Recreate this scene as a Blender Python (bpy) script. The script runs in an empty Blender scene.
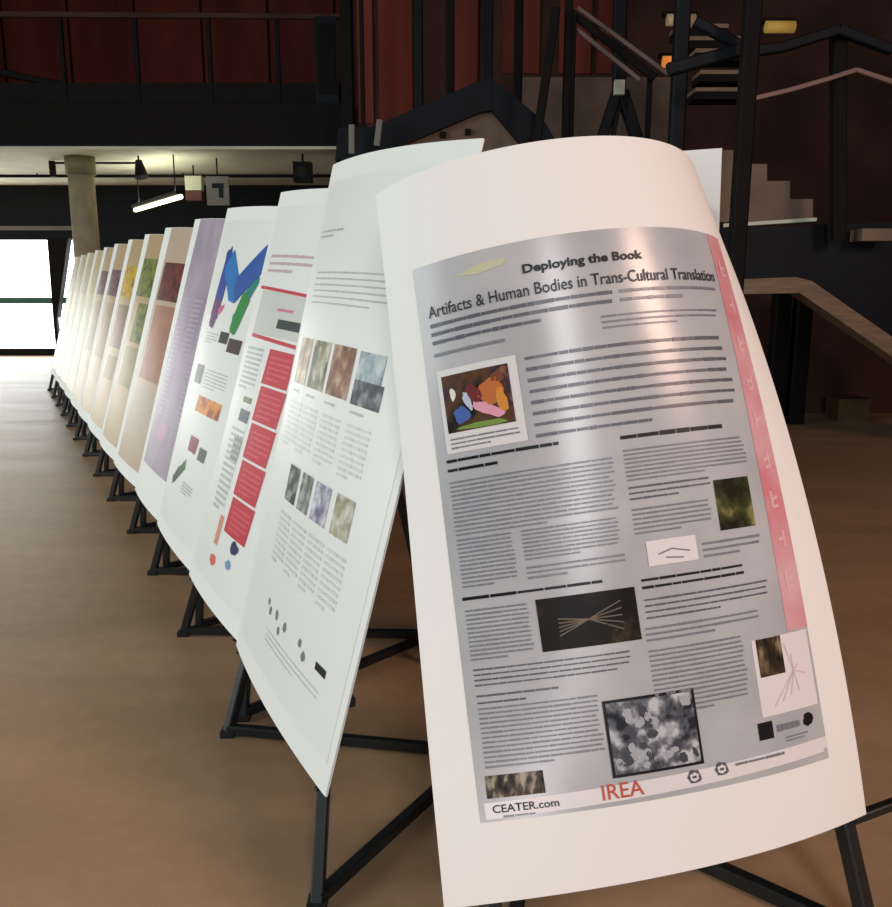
import bpy, math, random
from mathutils import Vector, Matrix
from math import comb

# ------------------------------------------------------------------ camera, light, exposure
C = bpy.context.scene.collection
scn = bpy.context.scene
F, CX, CY, EYE = 850.0, 446.0, 453.5, 1.4
PITCH = math.atan((CY - 284.0) / F)
cam = bpy.data.cameras.new('camera'); camo = bpy.data.objects.new('camera', cam); C.objects.link(camo)
cam.sensor_fit = 'VERTICAL'; cam.sensor_height = 24.0; cam.lens = 24.0 * F / 907.0
cam.clip_start = 0.05; cam.clip_end = 200
camo.location = (0, 0, EYE); camo.rotation_euler = (math.pi / 2 - PITCH, 0, 0)
scn.camera = camo
scn.view_settings.view_transform = 'Standard'; scn.view_settings.look = 'None'
scn.view_settings.exposure = 0.0; scn.view_settings.gamma = 1.0
scn.view_settings.use_curve_mapping = False

world = bpy.data.worlds.new('world'); scn.world = world; world.use_nodes = True
bg = world.node_tree.nodes['Background']; bg.inputs[0].default_value = (0.86, 0.93, 1.0, 1); bg.inputs[1].default_value = 0.13

def area(name, loc, target, sx, sy, power, col):
    l = bpy.data.lights.new(name, 'AREA'); l.shape = 'RECTANGLE'; l.size = sx; l.size_y = sy
    l.energy = power; l.color = col
    o = bpy.data.objects.new(name, l); C.objects.link(o); o.location = loc
    d = Vector(target) - Vector(loc); o.rotation_euler = d.to_track_quat('-Z', 'Y').to_euler()
    return o
# area lights added for unseen, assumed windows at left and behind the camera
area('assumed_daylight_left', (-9.0, 1.5, 3.4), (0, 3.5, 1.0), 9.0, 4.2, 560, (0.91, 1.0, 0.965))  # assumed window light on the left, no glazing built there
area('daylight_far_windows', (-10.2, 16.3, 1.5), (-4.5, 7.0, 0.6), 6.5, 2.4, 90, (1.0, 0.95, 0.82))  # added in front of the far glazing to boost its daylight
area('assumed_daylight_rear', (0.85, -4.2, 3.3), (0.4, 2.0, 0.8), 1.1, 2.9, 150, (0.97, 0.98, 1.0))  # unseen assumed window, placed to reflect as a streak on the front poster
area('assumed_warm_light', (4.8, -1.5, 4.2), (0.8, 2.0, 1.2), 1.2, 1.6, 190, (1.0, 0.66, 0.52))  # unseen warm source, assumed and added to tint the front board's right side

# ------------------------------------------------------------------ helpers
def lin(c):
    def f(v):
        v /= 255.0
        return v / 12.92 if v <= 0.04045 else ((v + 0.055) / 1.055) ** 2.4
    return (f(c[0]), f(c[1]), f(c[2]), 1.0)

MATS = {}
def mat(name, col, rough=0.6, metal=0.0, spec=0.5, var=0.0, scale=6.0, col2=None, bump=0.0, stretch=None, emit=0.0, coat=0.0, ramp=None):
    if name in MATS: return MATS[name]
    m = bpy.data.materials.new(name); m.use_nodes = True; MATS[name] = m
    nt = m.node_tree; b = nt.nodes['Principled BSDF']
    b.inputs['Base Color'].default_value = lin(col); b.inputs['Roughness'].default_value = rough
    b.inputs['Metallic'].default_value = metal; b.inputs['Specular IOR Level'].default_value = spec
    if coat: b.inputs['Coat Weight'].default_value = coat; b.inputs['Coat Roughness'].default_value = 0.12
    if emit:
        b.inputs['Emission Color'].default_value = lin(col); b.inputs['Emission Strength'].default_value = emit
    if var or col2 or bump or ramp:
        tc = nt.nodes.new('ShaderNodeTexCoord'); mp = nt.nodes.new('ShaderNodeMapping')
        nt.links.new(tc.outputs['Object'], mp.inputs['Vector'])
        if stretch: mp.inputs['Scale'].default_value = stretch
        nz = nt.nodes.new('ShaderNodeTexNoise'); nz.inputs['Scale'].default_value = scale; nz.inputs['Detail'].default_value = 4.0
        nt.links.new(mp.outputs[0], nz.inputs['Vector'])
        if var or col2 or ramp:
            cr = nt.nodes.new('ShaderNodeValToRGB')
            if ramp:
                els = cr.color_ramp.elements
                while len(els) < len(ramp): els.new(0.5)
                for e, (p, c) in zip(els, ramp): e.position = p; e.color = lin(c)
            else:
                c2 = col2 if col2 else tuple(max(0, v * (1 - var)) for v in col)
                cr.color_ramp.elements[0].position = 0.32; cr.color_ramp.elements[0].color = lin(c2)
                cr.color_ramp.elements[1].position = 0.68; cr.color_ramp.elements[1].color = lin(col)
            nt.links.new(nz.outputs['Fac'], cr.inputs[0]); nt.links.new(cr.outputs[0], b.inputs['Base Color'])
        if bump:
            bp = nt.nodes.new('ShaderNodeBump'); bp.inputs['Strength'].default_value = bump; bp.inputs['Distance'].default_value = 0.01
            nt.links.new(nz.outputs['Fac'], bp.inputs['Height']); nt.links.new(bp.outputs[0], b.inputs['Normal'])
    return m

WLOC = {}   # world position of every built mesh's origin
class MB:
    """collects faces of one mesh, each with a material"""
    def __init__(s): s.v = []; s.f = []; s.m = []; s.mats = []; s.sm = []
    def mi(s, m):
        if m not in s.mats: s.mats.append(m)
        return s.mats.index(m)
    def face(s, pts, m, smooth=False):
        n = len(s.v); s.v += [tuple(p) for p in pts]; s.f.append(tuple(range(n, n + len(pts)))); s.m.append(s.mi(m)); s.sm.append(smooth)
    def grid(s, rows, m, flip=False, smooth=True):
        n = len(s.v); h = len(rows); w = len(rows[0])
        for r in rows: s.v += [tuple(p) for p in r]
        k = s.mi(m)
        for i in range(h - 1):
            for j in range(w - 1):
                a = n + i * w + j; q = (a, a + 1, a + w + 1, a + w)
                s.f.append(q[::-1] if flip else q); s.m.append(k); s.sm.append(smooth)
    def box(s, lo, hi, m):
        (a, b, c), (d, e, f) = lo, hi
        P = [(a, b, c), (d, b, c), (d, e, c), (a, e, c), (a, b, f), (d, b, f), (d, e, f), (a, e, f)]
        n = len(s.v); s.v += P; k = s.mi(m)
        for q in ((0, 3, 2, 1), (4, 5, 6, 7), (0, 1, 5, 4), (1, 2, 6, 5), (2, 3, 7, 6), (3, 0, 4, 7)):
            s.f.append(tuple(n + i for i in q)); s.m.append(k); s.sm.append(False)
    def bar(s, p, q, w, m, h=None, up=(0, 0, 1)):
        """rectangular bar from p to q with chamfered long edges"""
        p = Vector(p); q = Vector(q); d = (q - p).normalized(); h = h or w
        up = Vector(up)
        if abs(d.dot(up)) > 0.98: up = Vector((0, 1, 0))
        x = d.cross(up).normalized(); y = x.cross(d).normalized()
        a, b = w / 2, h / 2; c = min(a, b) * 0.25
        prof = [(-a + c, -b), (a - c, -b), (a, -b + c), (a, b - c), (a - c, b), (-a + c, b), (-a, b - c), (-a, -b + c)]
        s.prism([p + x * i + y * j for i, j in prof], q - p, m)
    def prism(s, ring, off, m):
        n = len(s.v); L = len(ring); off = Vector(off)
        s.v += [tuple(Vector(r)) for r in ring] + [tuple(Vector(r) + off) for r in ring]; k = s.mi(m)
        s.f.append(tuple(n + i for i in range(L))[::-1]); s.m.append(k); s.sm.append(False)
        s.f.append(tuple(n + L + i for i in range(L))); s.m.append(k); s.sm.append(False)
        for i in range(L):
            j = (i + 1) % L; s.f.append((n + i, n + j, n + L + j, n + L + i)); s.m.append(k); s.sm.append(False)
    def tube(s, p, q, r0, m, r1=None, seg=16):
        p = Vector(p); q = Vector(q); d = (q - p).normalized(); r1 = r0 if r1 is None else r1
        up = Vector((0, 0, 1)) if abs(d.z) < 0.95 else Vector((0, 1, 0))
        x = d.cross(up).normalized(); y = x.cross(d)
        n = len(s.v); k = s.mi(m)
        for c, r in ((p, r0), (q, r1)):
            for i in range(seg):
                t = 2 * math.pi * i / seg; s.v.append(tuple(c + x * math.cos(t) * r + y * math.sin(t) * r))
        s.f.append(tuple(n + i for i in range(seg))[::-1]); s.m.append(k); s.sm.append(False)
        s.f.append(tuple(n + seg + i for i in range(seg))); s.m.append(k); s.sm.append(False)
        for i in range(seg):
            j = (i + 1) % seg; s.f.append((n + i, n + j, n + seg + j, n + seg + i)); s.m.append(k); s.sm.append(True)
    def build(s, name, parent=None, origin=None):
        me = bpy.data.meshes.new(name)
        o3 = Vector(origin) if origin is not None else Vector((0, 0, 0))
        me.from_pydata([tuple(Vector(v) - o3) for v in s.v], [], s.f)
        for m in s.mats: me.materials.append(m)
        me.polygons.foreach_set('material_index', s.m); me.polygons.foreach_set('use_smooth', s.sm); me.update()
        o = bpy.data.objects.new(name, me); C.objects.link(o)
        if parent is not None:
            o.parent = parent; o.location = o3 - WLOC.get(parent.name, parent.location)
        else: o.location = o3
        WLOC[o.name] = o3.copy()
        return o

def tag(o, label, cat, group=None, kind=None):
    if label: o['label'] = label
    if cat: o['category'] = cat
    if group: o['group'] = group
    if kind: o['kind'] = kind
    return o
def thing(name, label, cat, loc, group=None):
    o = bpy.data.objects.new(name, None); C.objects.link(o); o.location = loc; o.empty_display_size = 0.1
    return tag(o, label, cat, group)
def struct(o): o['kind'] = 'structure'; return o
def at(x, y, Y):
    """world point seen at photo position x, y at the distance Y from the camera"""
    a = (x - CX) / F; b = -(y - CY) / F
    r = Vector((a, math.cos(PITCH) + b * math.sin(PITCH), -math.sin(PITCH) + b * math.cos(PITCH)))
    return r * (Y / r.y) + Vector((0, 0, EYE))

# ------------------------------------------------------------------ materials
M_board = mat('white_foam_board', (243, 243, 240), 0.55, spec=0.3)
M_edge = mat('board_edge', (250, 249, 245), 0.6)
M_steel = mat('black_painted_steel', (30, 33, 34), 0.38, spec=0.5, var=0.3, scale=30)
M_rub = mat('black_rubber', (18, 18, 18), 0.8)
M_darkmetal = mat('dark_blue_steel', (19, 25, 34), 0.6, spec=0.2, var=0.3, scale=4)
M_black = mat('near_black_paint', (24, 21, 21), 0.7, spec=0.15, var=0.2, scale=5)
M_soffit = mat('pale_plaster', (228, 230, 208), 0.8, var=0.10, scale=1.2)
M_red = mat('dark_red_wall_panel', (146, 68, 56), 0.75, spec=0.2, var=0.35, scale=0.9, stretch=(1, 1, 0.3))
M_brown = mat('dark_brown_wall', (88, 58, 50), 0.8, spec=0.2, var=0.4, scale=0.8)
M_beige = mat('beige_wall_board', (132, 110, 95), 0.8, var=0.2, scale=2)
M_col = mat('concrete_column', (168, 154, 130), 0.75, var=0.12, scale=5)
M_greyp = mat('grey_paint', (122, 118, 113), 0.6)
M_tim = mat('pale_timber', (138, 114, 92), 0.5, var=0.2, scale=6, stretch=(1, 6, 6))
M_rail = mat('brushed_handrail', (120, 98, 92), 0.5, metal=0.3)

# ------------------------------------------------------------------ setting
def floor_mat():
    m = bpy.data.materials.new('polished_brown_floor'); m.use_nodes = True; nt = m.node_tree; b = nt.nodes['Principled BSDF']
    tc = nt.nodes.new('ShaderNodeTexCoord'); mp = nt.nodes.new('ShaderNodeMapping'); mp.inputs['Scale'].default_value = (0.35, 1.5, 1)
    n1 = nt.nodes.new('ShaderNodeTexNoise'); n1.inputs['Scale'].default_value = 1.5; n1.inputs['Detail'].default_value = 5
    n2 = nt.nodes.new('ShaderNodeTexNoise'); n2.inputs['Scale'].default_value = 14; n2.inputs['Detail'].default_value = 6
    nt.links.new(tc.outputs['Object'], mp.inputs[0]); nt.links.new(mp.outputs[0], n1.inputs['Vector']); nt.links.new(tc.outputs['Object'], n2.inputs['Vector'])
    cr = nt.nodes.new('ShaderNodeValToRGB'); cr.color_ramp.elements[0].position = 0.3; cr.color_ramp.elements[1].position = 0.7
    cr.color_ramp.elements[0].color = lin((162, 131, 100)); cr.color_ramp.elements[1].color = lin((192, 155, 122))
    mx = nt.nodes.new('ShaderNodeMixRGB'); mx.blend_type = 'MULTIPLY'; mx.inputs[0].default_value = 0.25
    nt.links.new(n1.outputs['Fac'], cr.inputs[0]); nt.links.new(cr.outputs[0], mx.inputs[1]); nt.links.new(n2.outputs['Fac'], mx.inputs[2])
    nt.links.new(mx.outputs[0], b.inputs['Base Color'])
    rr = nt.nodes.new('ShaderNodeMapRange'); rr.inputs['To Min'].default_value = 0.34; rr.inputs['To Max'].default_value = 0.5
    nt.links.new(n1.outputs['Fac'], rr.inputs[0]); nt.links.new(rr.outputs[0], b.inputs['Roughness'])
    return m
b = MB(); b.box((-16, -4, -0.2), (14, 22, 0), floor_mat()); struct(b.build('floor'))
b = MB(); b.box((-16, -1, 9.0), (14, 22, 9.2), M_black); struct(b.build('ceiling'))

# far wall below the mezzanine: glazing on its left part, dark wall beside it
GY = 17.0
b = MB(); b.box((-16, GY, 2.24), (-6.9, GY + 0.3, 3.26), M_darkmetal)
b.box((-6.9, GY, 0), (1.0, GY + 0.3, 3.26), M_darkmetal); b.box((-16, GY - 0.03, 2.42), (-6.9, GY, 2.5), M_greyp); struct(b.build('wall_far'))
M_glass = mat('daylit_window_pane', (244, 250, 250), 0.1, emit=5.5)
xs = [-15.4, -13.9, -12.4, -10.9, -9.4, -6.9]
for i in range(len(xs) - 1):
    x0, x1 = xs[i], xs[i + 1]
    w = MB(); w.box((x0 + 0.002, GY + 0.08, 0.12), (x1 - 0.002, GY + 0.1, 2.24), M_glass); wo = w.build('window_%d' % (i + 1)); struct(wo)
    fr = MB(); fr.box((x0 + 0.002, GY - 0.002, 0.0), (x1 - 0.002, GY + 0.12, 0.14), M_black)
    fr.box((x0 + 0.002, GY + 0.02, 1.02), (x1 - 0.002, GY + 0.07, 1.14), mat('green_grey_rail', (60, 110, 100), 0.5))
    fr.box((x0 + 0.002, GY - 0.004, 0), (x0 + 0.06, GY + 0.12, 2.24), M_black)
    fo = fr.build('window_frame', wo); 
# tapering dark pier between the panes
p0, p1, p2, p3 = at(47, 238, 16.7), at(68, 238, 16.7), at(57, 318, 16.7), at(53, 318, 16.7)
b = MB(); b.prism([p0, p3, p2, p1], (0, 0.18, 0), M_black); b.box((p3.x, 16.7, 0), (p2.x - 0.01, 16.8, p3.z), M_black); struct(b.build('trim_1'))

b = MB(); b.box((-16, 20.0, 3.4), (1.5, 20.3, 9.0), M_red)
for i in range(12): b.box((-15.5 + i * 1.45, 19.97, 3.9), (-15.46 + i * 1.45, 20.0, 9.0), M_black)
struct(b.build('wall_upper_far'))
b = MB(); b.box((-16.3, -4, 0), (-16, 22, 1.0), M_brown); b.box((-16.3, -4, 6.5), (-16, 22, 9.0), M_brown); struct(b.build('wall_left'))  # unseen wall; its open middle is an assumed window gap that admits light
b = MB(); b.box((14, -4, 0), (14.3, 22, 9), M_brown); struct(b.build('wall_right'))
# right back wall, brown and red panels above a beige band
WY = 12.6
b = MB(); b.box((-1.25, WY, 0), (14, WY + 0.3, 9.0), M_brown)
zt = at(560, 78, WY).z; zb = at(560, 150, WY).z
b.box((at(522, 0, WY).x, WY - 0.05, zb), (at(682, 0, WY).x, WY, zt), M_beige)
rnd = random.Random(4)
for a_, c_ in ((357, 372), (378, 412), (455, 478), (503, 540), (560, 592), (598, 614)):
    b.box((at(a_, 0, WY).x, WY - 0.04, zt + (0.05 if a_ > 500 else -0.6)), (at(c_, 0, WY).x, WY, 8.9), M_red)
struct(b.build('wall_right_back'))

# mezzanine slab
b = MB(); b.box((-16, 12.5, 3.30), (-1.3, 20.0, 3.86), M_black); b.box((-15.9, 12.56, 3.26), (-1.36, 19.9, 3.30), M_soffit)
struct(b.build('mezzanine_floor'))
# railing on the mezzanine edge
r = thing('mezzanine_railing', 'thin dark railing standing on the edge of the mezzanine above the far boards', 'railing', (-8, 12.7, 3.86))
b = MB(); b.bar((-15.5, 12.7, 5.12), (-1.35, 12.7, 5.02), 0.07, M_brown); b.build('top_rail', r)
b = MB()
b.box((-15.5, 12.68, 3.9), (-1.35, 12.72, 4.16), M_black); b.build('kick_panel', r)
for px in (63, 137, 210, 278):
    x = at(px, 60, 12.7).x; b = MB(); b.bar((x, 12.7, 3.86), (x, 12.7, 5.06), 0.06, M_black); b.build('post', r)
b = MB(); b.bar(at(-60, 60, 12.95), at(120, 97, 12.95), 0.09, M_black); b.build('brace', r)
x0 = at(313, 0, 12.6).x; x1 = at(336, 0, 12.6).x
b = MB(); b.box((x0, 12.6, 3.86), (x1, 12.66, 5.0), M_darkmetal); b.box((x0 + 0.03, 12.585, 4.0), (x1 - 0.03, 12.6, 4.9), M_black)
tag(b.build('control_cabinet'), 'tall dark cabinet standing at the right end of the mezzanine', 'cabinet')
# small pale things along the mezzanine edge
for i, (px, w_, h_, py) in enumerate(((232, 0.22, 0.16, 118), (250, 0.12, 0.2, 116), (265, 0.16, 0.13, 118), (283, 0.2, 0.16, 117), (298, 0.12, 0.26, 113), (309, 0.1, 0.16, 120))):
    p = at(px, py, 13.2); b = MB(); b.box((p.x - w_ / 2, 13.15, 3.86), (p.x + w_ / 2, 13.3, p.z + h_ / 2), M_greyp)
    b.box((p.x - w_ / 2 - 0.01, 13.14, p.z + h_ / 2), (p.x + w_ / 2 + 0.01, 13.31, p.z + h_ / 2 + 0.03), M_soffit)
    tag(b.build('storage_box'), 'faint grey box behind the mezzanine railing, ' + ('leftmost', 'second from the left', 'third from the left', 'third from the right', 'second from the right', 'rightmost')[i] + ' of the six', 'box', 'boxes on the mezzanine')

# column, services and lamps under the mezzanine
c = thing('column', 'round beige column holding up the mezzanine behind the far boards', 'column', (at(83, 200, 13.3).x, 13.3, 0))
b = MB(); b.tube((c.location.x, 13.3, 0), (c.location.x, 13.3, 3.0), 0.2, M_col, 0.185, 32); b.build('shaft', c)
b = MB(); b.tube((c.location.x, 13.3, 3.0), (c.location.x, 13.3, 3.26), 0.215, mat('olive_capital', (120, 112, 84), 0.7), seg=32); b.build('capital', c)
p = at(200, 176, 15.2); b = MB(); b.bar((-15, 15.2, p.z), (-1.6, 15.2, p.z), 0.05, M_black)
for x in (-13, -10, -7, -4.5, -2.2): b.bar((x, 15.2, p.z), (x, 15.2, 3.26), 0.02, M_black)
tag(b.build('ceiling_track'), 'long thin dark track hanging under the pale mezzanine ceiling', 'track')
p = at(90, 163, 13.6); xa = at(52, 163, 13.6).x; xb = at(137, 163, 13.6).x
b = MB(); b.bar((xa, 13.6, p.z), (xb, 13.6, p.z), 0.03, M_black); b.bar((xa, 13.6, p.z - 0.2), (xa, 13.6, p.z + 0.03), 0.08, M_black)
b.bar((xb, 13.6, p.z), (xb, 13.6, 3.26), 0.02, M_black)
tag(b.build('conduit'), 'thin dark conduit running from a small box past the column top', 'pipe')
p = at(139, 168, 13.2)
s = thing('spotlight', 'black spotlight hanging under the mezzanine right of the column', 'lamp', (p.x, 13.2, 3.26))
b = MB(); b.tube((p.x, 13.2, 3.26), (p.x, 13.2, p.z), 0.012, M_black); b.build('stem', s)
b = MB(); b.tube((p.x, 13.2, p.z + 0.1), (p.x + 0.05, 13.15, p.z - 0.14), 0.05, M_black, 0.1, 20); b.build('lamp_head', s)
p = at(303, 171, 13.0)
b = MB(); b.box((p.x - 0.13, 12.9, p.z - 0.16), (p.x + 0.13, 13.1, p.z + 0.12), M_black); b.bar((p.x, 13, p.z + 0.12), (p.x, 13, 3.26), 0.03, M_black)
b.tube((p.x, 12.9, p.z - 0.03), (p.x, 12.89, p.z - 0.03), 0.08, M_rub); tag(b.build('loudspeaker'), 'small black loudspeaker hanging under the right end of the mezzanine', 'speaker')
# long pendant tube light
A = Vector((-5.18, 14.7, 2.67)); B = Vector((-3.87, 12.9, 2.71))
l = thing('pendant_tube_light', 'glowing white tube light hanging at a slant above the far boards', 'lamp', (A + B) / 2)
b = MB(); b.bar(A, B, 0.14, M_black, 0.05); b.build('housing', l)
b = MB(); b.tube(A + Vector((0, 0, -0.06)), B + Vector((0, 0, -0.06)), 0.035, mat('lit_tube', (255, 240, 205), 0.3, emit=3.0)); b.build('tube', l)
for t in (0.1, 0.9):
    b = MB(); q = A.lerp(B, t); b.tube(q, (q.x, q.y, 3.26), 0.01, M_black); b.build('hanger', l)
b = MB(); b.bar(A.lerp(B, 0.03) + Vector((0, 0, 0.027)), A.lerp(B, 0.93) + Vector((0, 0, 0.027)), 0.08, mat('soffit_fill_glow', (255, 250, 226), 0.3, emit=22.0), 0.003); b.build('added_soffit_glow', l)  # added glowing strip, hidden from below, that brightens the soffit
# hanging sign with a dark mark, and a blank white box left of it
p = at(218, 191, 13.4)
s = thing('hanging_sign', 'small pale square sign with a dark hooked mark hanging above the lettered board', 'sign', (p.x, 13.4, p.z))
b = MB(); b.box((p.x - 0.17, 13.38, p.z - 0.21), (p.x + 0.17, 13.42, p.z + 0.21), M_greyp); b.bar((p.x, 13.4, p.z + 0.2), (p.x, 13.4, 3.26), 0.02, M_black); b.build('sign_panel', s)
b = MB(); b.box((p.x - 0.08, 13.365, p.z + 0.04), (p.x + 0.09, 13.38, p.z + 0.11), M_darkmetal); b.box((p.x + 0.02, 13.365, p.z - 0.1), (p.x + 0.08, 13.38, p.z + 0.04), M_darkmetal); b.build('sign_mark', s)
p = at(194, 184, 14.2)
b = MB(); b.box((p.x - 0.13, 14.15, p.z - 0.1), (p.x + 0.13, 14.3, p.z + 0.12), M_soffit); b.box((p.x - 0.13, 14.14, p.z - 0.26), (p.x + 0.13, 14.3, p.z - 0.11), mat('rust_red', (90, 40, 34), 0.6))
b.bar((p.x, 14.2, p.z + 0.1), (p.x, 14.2, 3.26), 0.02, M_black)
tag(b.build('junction_box'), 'pale box with a rusty lower half hanging left of the square sign', 'box')

# ------------------------------------------------------------------ structures right of the mezzanine
# gabled roof frame
GF = 9.0
g = thing('gabled_frame', 'dark blue gable of thick beams with beige boards under its peak', 'roof frame', at(470, 140, GF))
b = MB(); b.prism([at(335, 160, GF), at(372, 158, GF), at(480, 112, GF), at(492, 110, GF), at(492, 78, GF), at(476, 82, GF), at(372, 127, GF), at(338, 128, GF)], (0, 0.5, 0), M_darkmetal); b.build('left_beam', g)
b = MB(); b.prism([at(492, 78, GF - 0.02), at(492, 110, GF - 0.02), at(530, 155, GF - 0.02), at(566, 158, GF - 0.02), at(545, 122, GF - 0.02)], (0, 0.5, 0), M_darkmetal); b.build('right_beam', g)
b = MB(); b.prism([at(360, 165, GF + 0.1), at(540, 165, GF + 0.1), at(486, 104, GF + 0.1)], (0, 0.1, 0), M_beige)
for px, py in ((443, 135), (468, 132)):
    q = at(px, py, GF + 0.08); b.box((q.x - 0.03, GF + 0.06, q.z - 0.03), (q.x + 0.03, GF + 0.1, q.z + 0.03), M_black)
b.build('infill_panel', g)
for px in (352, 548):
    q = at(px, 150, GF + 0.25); b = MB(); b.bar((q.x, GF + 0.25, 0), (q.x, GF + 0.25, q.z), 0.14, M_darkmetal); b.build('support_post', g)
for i, (px, y0, y1) in enumerate(((352, 125, 154), (377, 120, 146))):
    q = at(px, y1, 8.8); q2 = at(px + (3 if i else 0), y0, 8.8); b = MB(); b.bar(q, q2, 0.06, M_greyp); b.build('bracket', g)

# vertical steel posts and leaning struts, each its own
def post(x0, y0, x1, y1, Y, w, m, label, nm='steel_post'):
    b = MB(); b.bar(at(x0, y0, Y), at(x1, y1, Y), w, m); return tag(b.build(nm), label, 'post', 'steel posts behind the boards')
def vpost(px, Y, w, m, label, top=8.9):
    x = at(px, 0, Y).x; b = MB(); b.bar((x, Y, 0), (x, Y, top), w, m); b.box((x - w, Y - w, 0), (x + w, Y + w, 0.02), m)
    return tag(b.build('steel_post'), label, 'post', 'steel posts behind the boards')
vpost(346, 11.8, 0.16, M_black, 'dark post at the right end of the mezzanine')
vpost(361, 10.5, 0.05, M_black, 'thin dark post just right of the mezzanine end')
vpost(418, 10.5, 0.11, M_darkmetal, 'dark post rising behind the left slope of the gable')
vpost(450, 10.5, 0.10, M_black, 'dark post rising left of the gable peak')
vpost(488, 10.5, 0.12, M_darkmetal, 'dark post rising right behind the gable peak')
vpost(519, 10.5, 0.10, M_black, 'dark post rising right of the gable peak')
vpost(569, 8.4, 0.07, M_black, 'straight black post beside the slanted strut above the curled board')
post(556, 8, 495, 427, 8.3, 0.08, M_black, 'slanted black strut left of the straight post above the curled board', 'steel_strut')
vpost(683, 7.6, 0.12, M_darkmetal, 'dark blue post right of the orange lamp')
vpost(753, 6.3, 0.11, M_black, 'black post left of the stair opening, crossing the stepped wall')
# A shaped trestle with bright clamp
t = thing('trestle_tower', 'dark forked trestle with a bright clamp standing behind the curled board', 'trestle', at(618, 140, 9.4))
for nm, x0, y0, x1, y1, w in (('mast', 620, -10, 619, 92, 0.13), ('leg', 617, 92, 598, 150, 0.12), ('leg', 622, 92, 640, 150, 0.12), ('inner_leg', 620, 100, 612, 140, 0.05)):
    b = MB(); b.bar(at(x0, y0, 9.4), at(x1, y1, 9.4 if nm != 'leg' else 9.42), w, M_darkmetal)
    if nm == 'leg': q = at(x1, y1, 9.42); b.bar((q.x, 9.42, 0), (q.x, 9.42, q.z + 0.04), w, M_darkmetal)
    b.build(nm, t)
q = at(619, 88, 9.3); b = MB(); b.box((q.x - 0.05, 9.25, q.z - 0.07), (q.x + 0.05, 9.33, q.z + 0.07), M_soffit); b.build('clamp', t)
# sloping double handrail
h = thing('sloping_handrail', 'reddish double handrail sloping down to the right above the curled board', 'handrail', at(610, 50, 8.9))
for x0, y0, x1, y1, w in ((570, 12, 655, 78, 0.07), (568, 22, 640, 80, 0.04), (578, 8, 668, 74, 0.04)):
    b = MB(); b.bar(at(x0, y0, 8.9), at(x1, y1, 8.7), w, M_rail if w < 0.05 else M_black); b.build('rail', h)

for px, py in ((574, 16), (650, 76)):
    q = at(px, py, 8.85); b = MB(); b.bar((q.x, 8.85, 0), (q.x, 8.85, q.z), 0.05, M_black); b.build('baluster', h)
# stair on the right: upper treads, stepped wall, handrails, dark balustrade, pale stringer
SY = 7.2
st = thing('staircase', 'dark steel staircase with a pale stringer at the right of the hall', 'staircase', at(800, 400, SY))
for i, (x0, x1, y) in enumerate(((672, 722, 30), (678, 735, 42), (690, 742, 54), (695, 746, 75), (690, 745, 92))):
    a_, c_ = at(x0, y, SY + 1.6), at(x1, y, SY + 1.6); b = MB()
    b.box((a_.x, SY + 1.4, a_.z - 0.035), (c_.x, SY + 1.7, a_.z), M_tim); b.box((a_.x, SY + 1.42, a_.z - 0.1), (c_.x, SY + 1.7, a_.z - 0.035), M_black); b.build('tread', st)
for pts, w in ((((695, 22), (752, 52), (784, 47), (838, 30), (892, 50)), 0.07), (((668, 70), (752, 47)), 0.09), (((752, 99), (790, 90), (828, 79), (856, 70), (892, 82)), 0.035)):
    b = MB()
    for (x0, y0), (x1, y1) in zip(pts[:-1], pts[1:]): b.bar(at(x0, y0, SY - 0.6), at(x1, y1, SY - 0.6), w, M_rail if w < 0.05 else M_darkmetal)
    b.build('handrail', st)
b = MB(); b.bar(at(838, 30, SY - 0.5), at(838, 240, SY - 0.5), 0.1, M_black); b.build('newel_post', st)
b = MB(); b.prism([at(726, 222, SY), at(813, 220, SY), at(813, 199, SY), at(790, 199, SY), at(790, 181, SY), at(767, 181, SY), at(767, 164, SY), at(748, 164, SY), at(748, 150, SY), at(720, 150, SY), at(720, 222, SY)][::-1], (0, 0.12, 0), M_beige); b.build('stepped_wall', st)
b = MB(); b.bar(at(724, 225.5, SY - 0.05), at(816, 219.5, SY - 0.05), 0.03, M_soffit); b.build('nosing_strip', st)
b = MB(); b.prism([at(722, 228, SY - 0.3), at(900, 222, SY - 0.3), at(1010, 300, SY - 0.3), at(1010, 425, SY - 0.3), at(812, 284, SY - 0.3), at(722, 284, SY - 0.3)], (0, 0.08, 0), M_darkmetal); b.build('balustrade', st)
b = MB(); b.prism([at(700, 281, SY - 0.4), at(796, 277, SY - 0.4), at(812, 281, SY - 0.4), at(1010, 419, SY - 0.4), at(1010, 438, SY - 0.4), at(800, 293, SY - 0.4), at(700, 295, SY - 0.4)], (0, 0.25, 0), M_tim); b.build('stringer', st)
b = MB(); q = at(869, 236, SY - 0.45); b.box((q.x - 0.1, q.y - 0.1, q.z - 0.04), (q.x + 0.14, q.y + 0.1, q.z + 0.05), M_beige); b.build('cap_block', st)
for px in (803, 826):
    x = at(px, 0, SY).x; b = MB(); b.bar((x * 1.2, SY + 1.4, 0), (x * 1.2, SY + 1.4, 1.36), 0.16, M_black); b.build('support_post', st)
b = MB(); xa = at(730, 0, SY + 2.1).x; b.box((xa, SY + 2.1, 0), (6.5, SY + 2.2, 1.38), M_brown); b.build('under_stair_panel', st)
q = at(848, 408, 8.2)
b = MB(); q = Vector((at(848, 400, 8.9).x, 8.9, 0)); b.box((q.x - 0.16, q.y - 0.15, 0), (q.x + 0.16, q.y + 0.15, 0.2), mat('ochre_card', (112, 86, 50), 0.7, var=0.2)); b.box((q.x - 0.17, q.y - 0.16, 0.2), (q.x + 0.17, q.y + 0.16, 0.23), mat('ochre_card', (150, 112, 66)))
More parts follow.
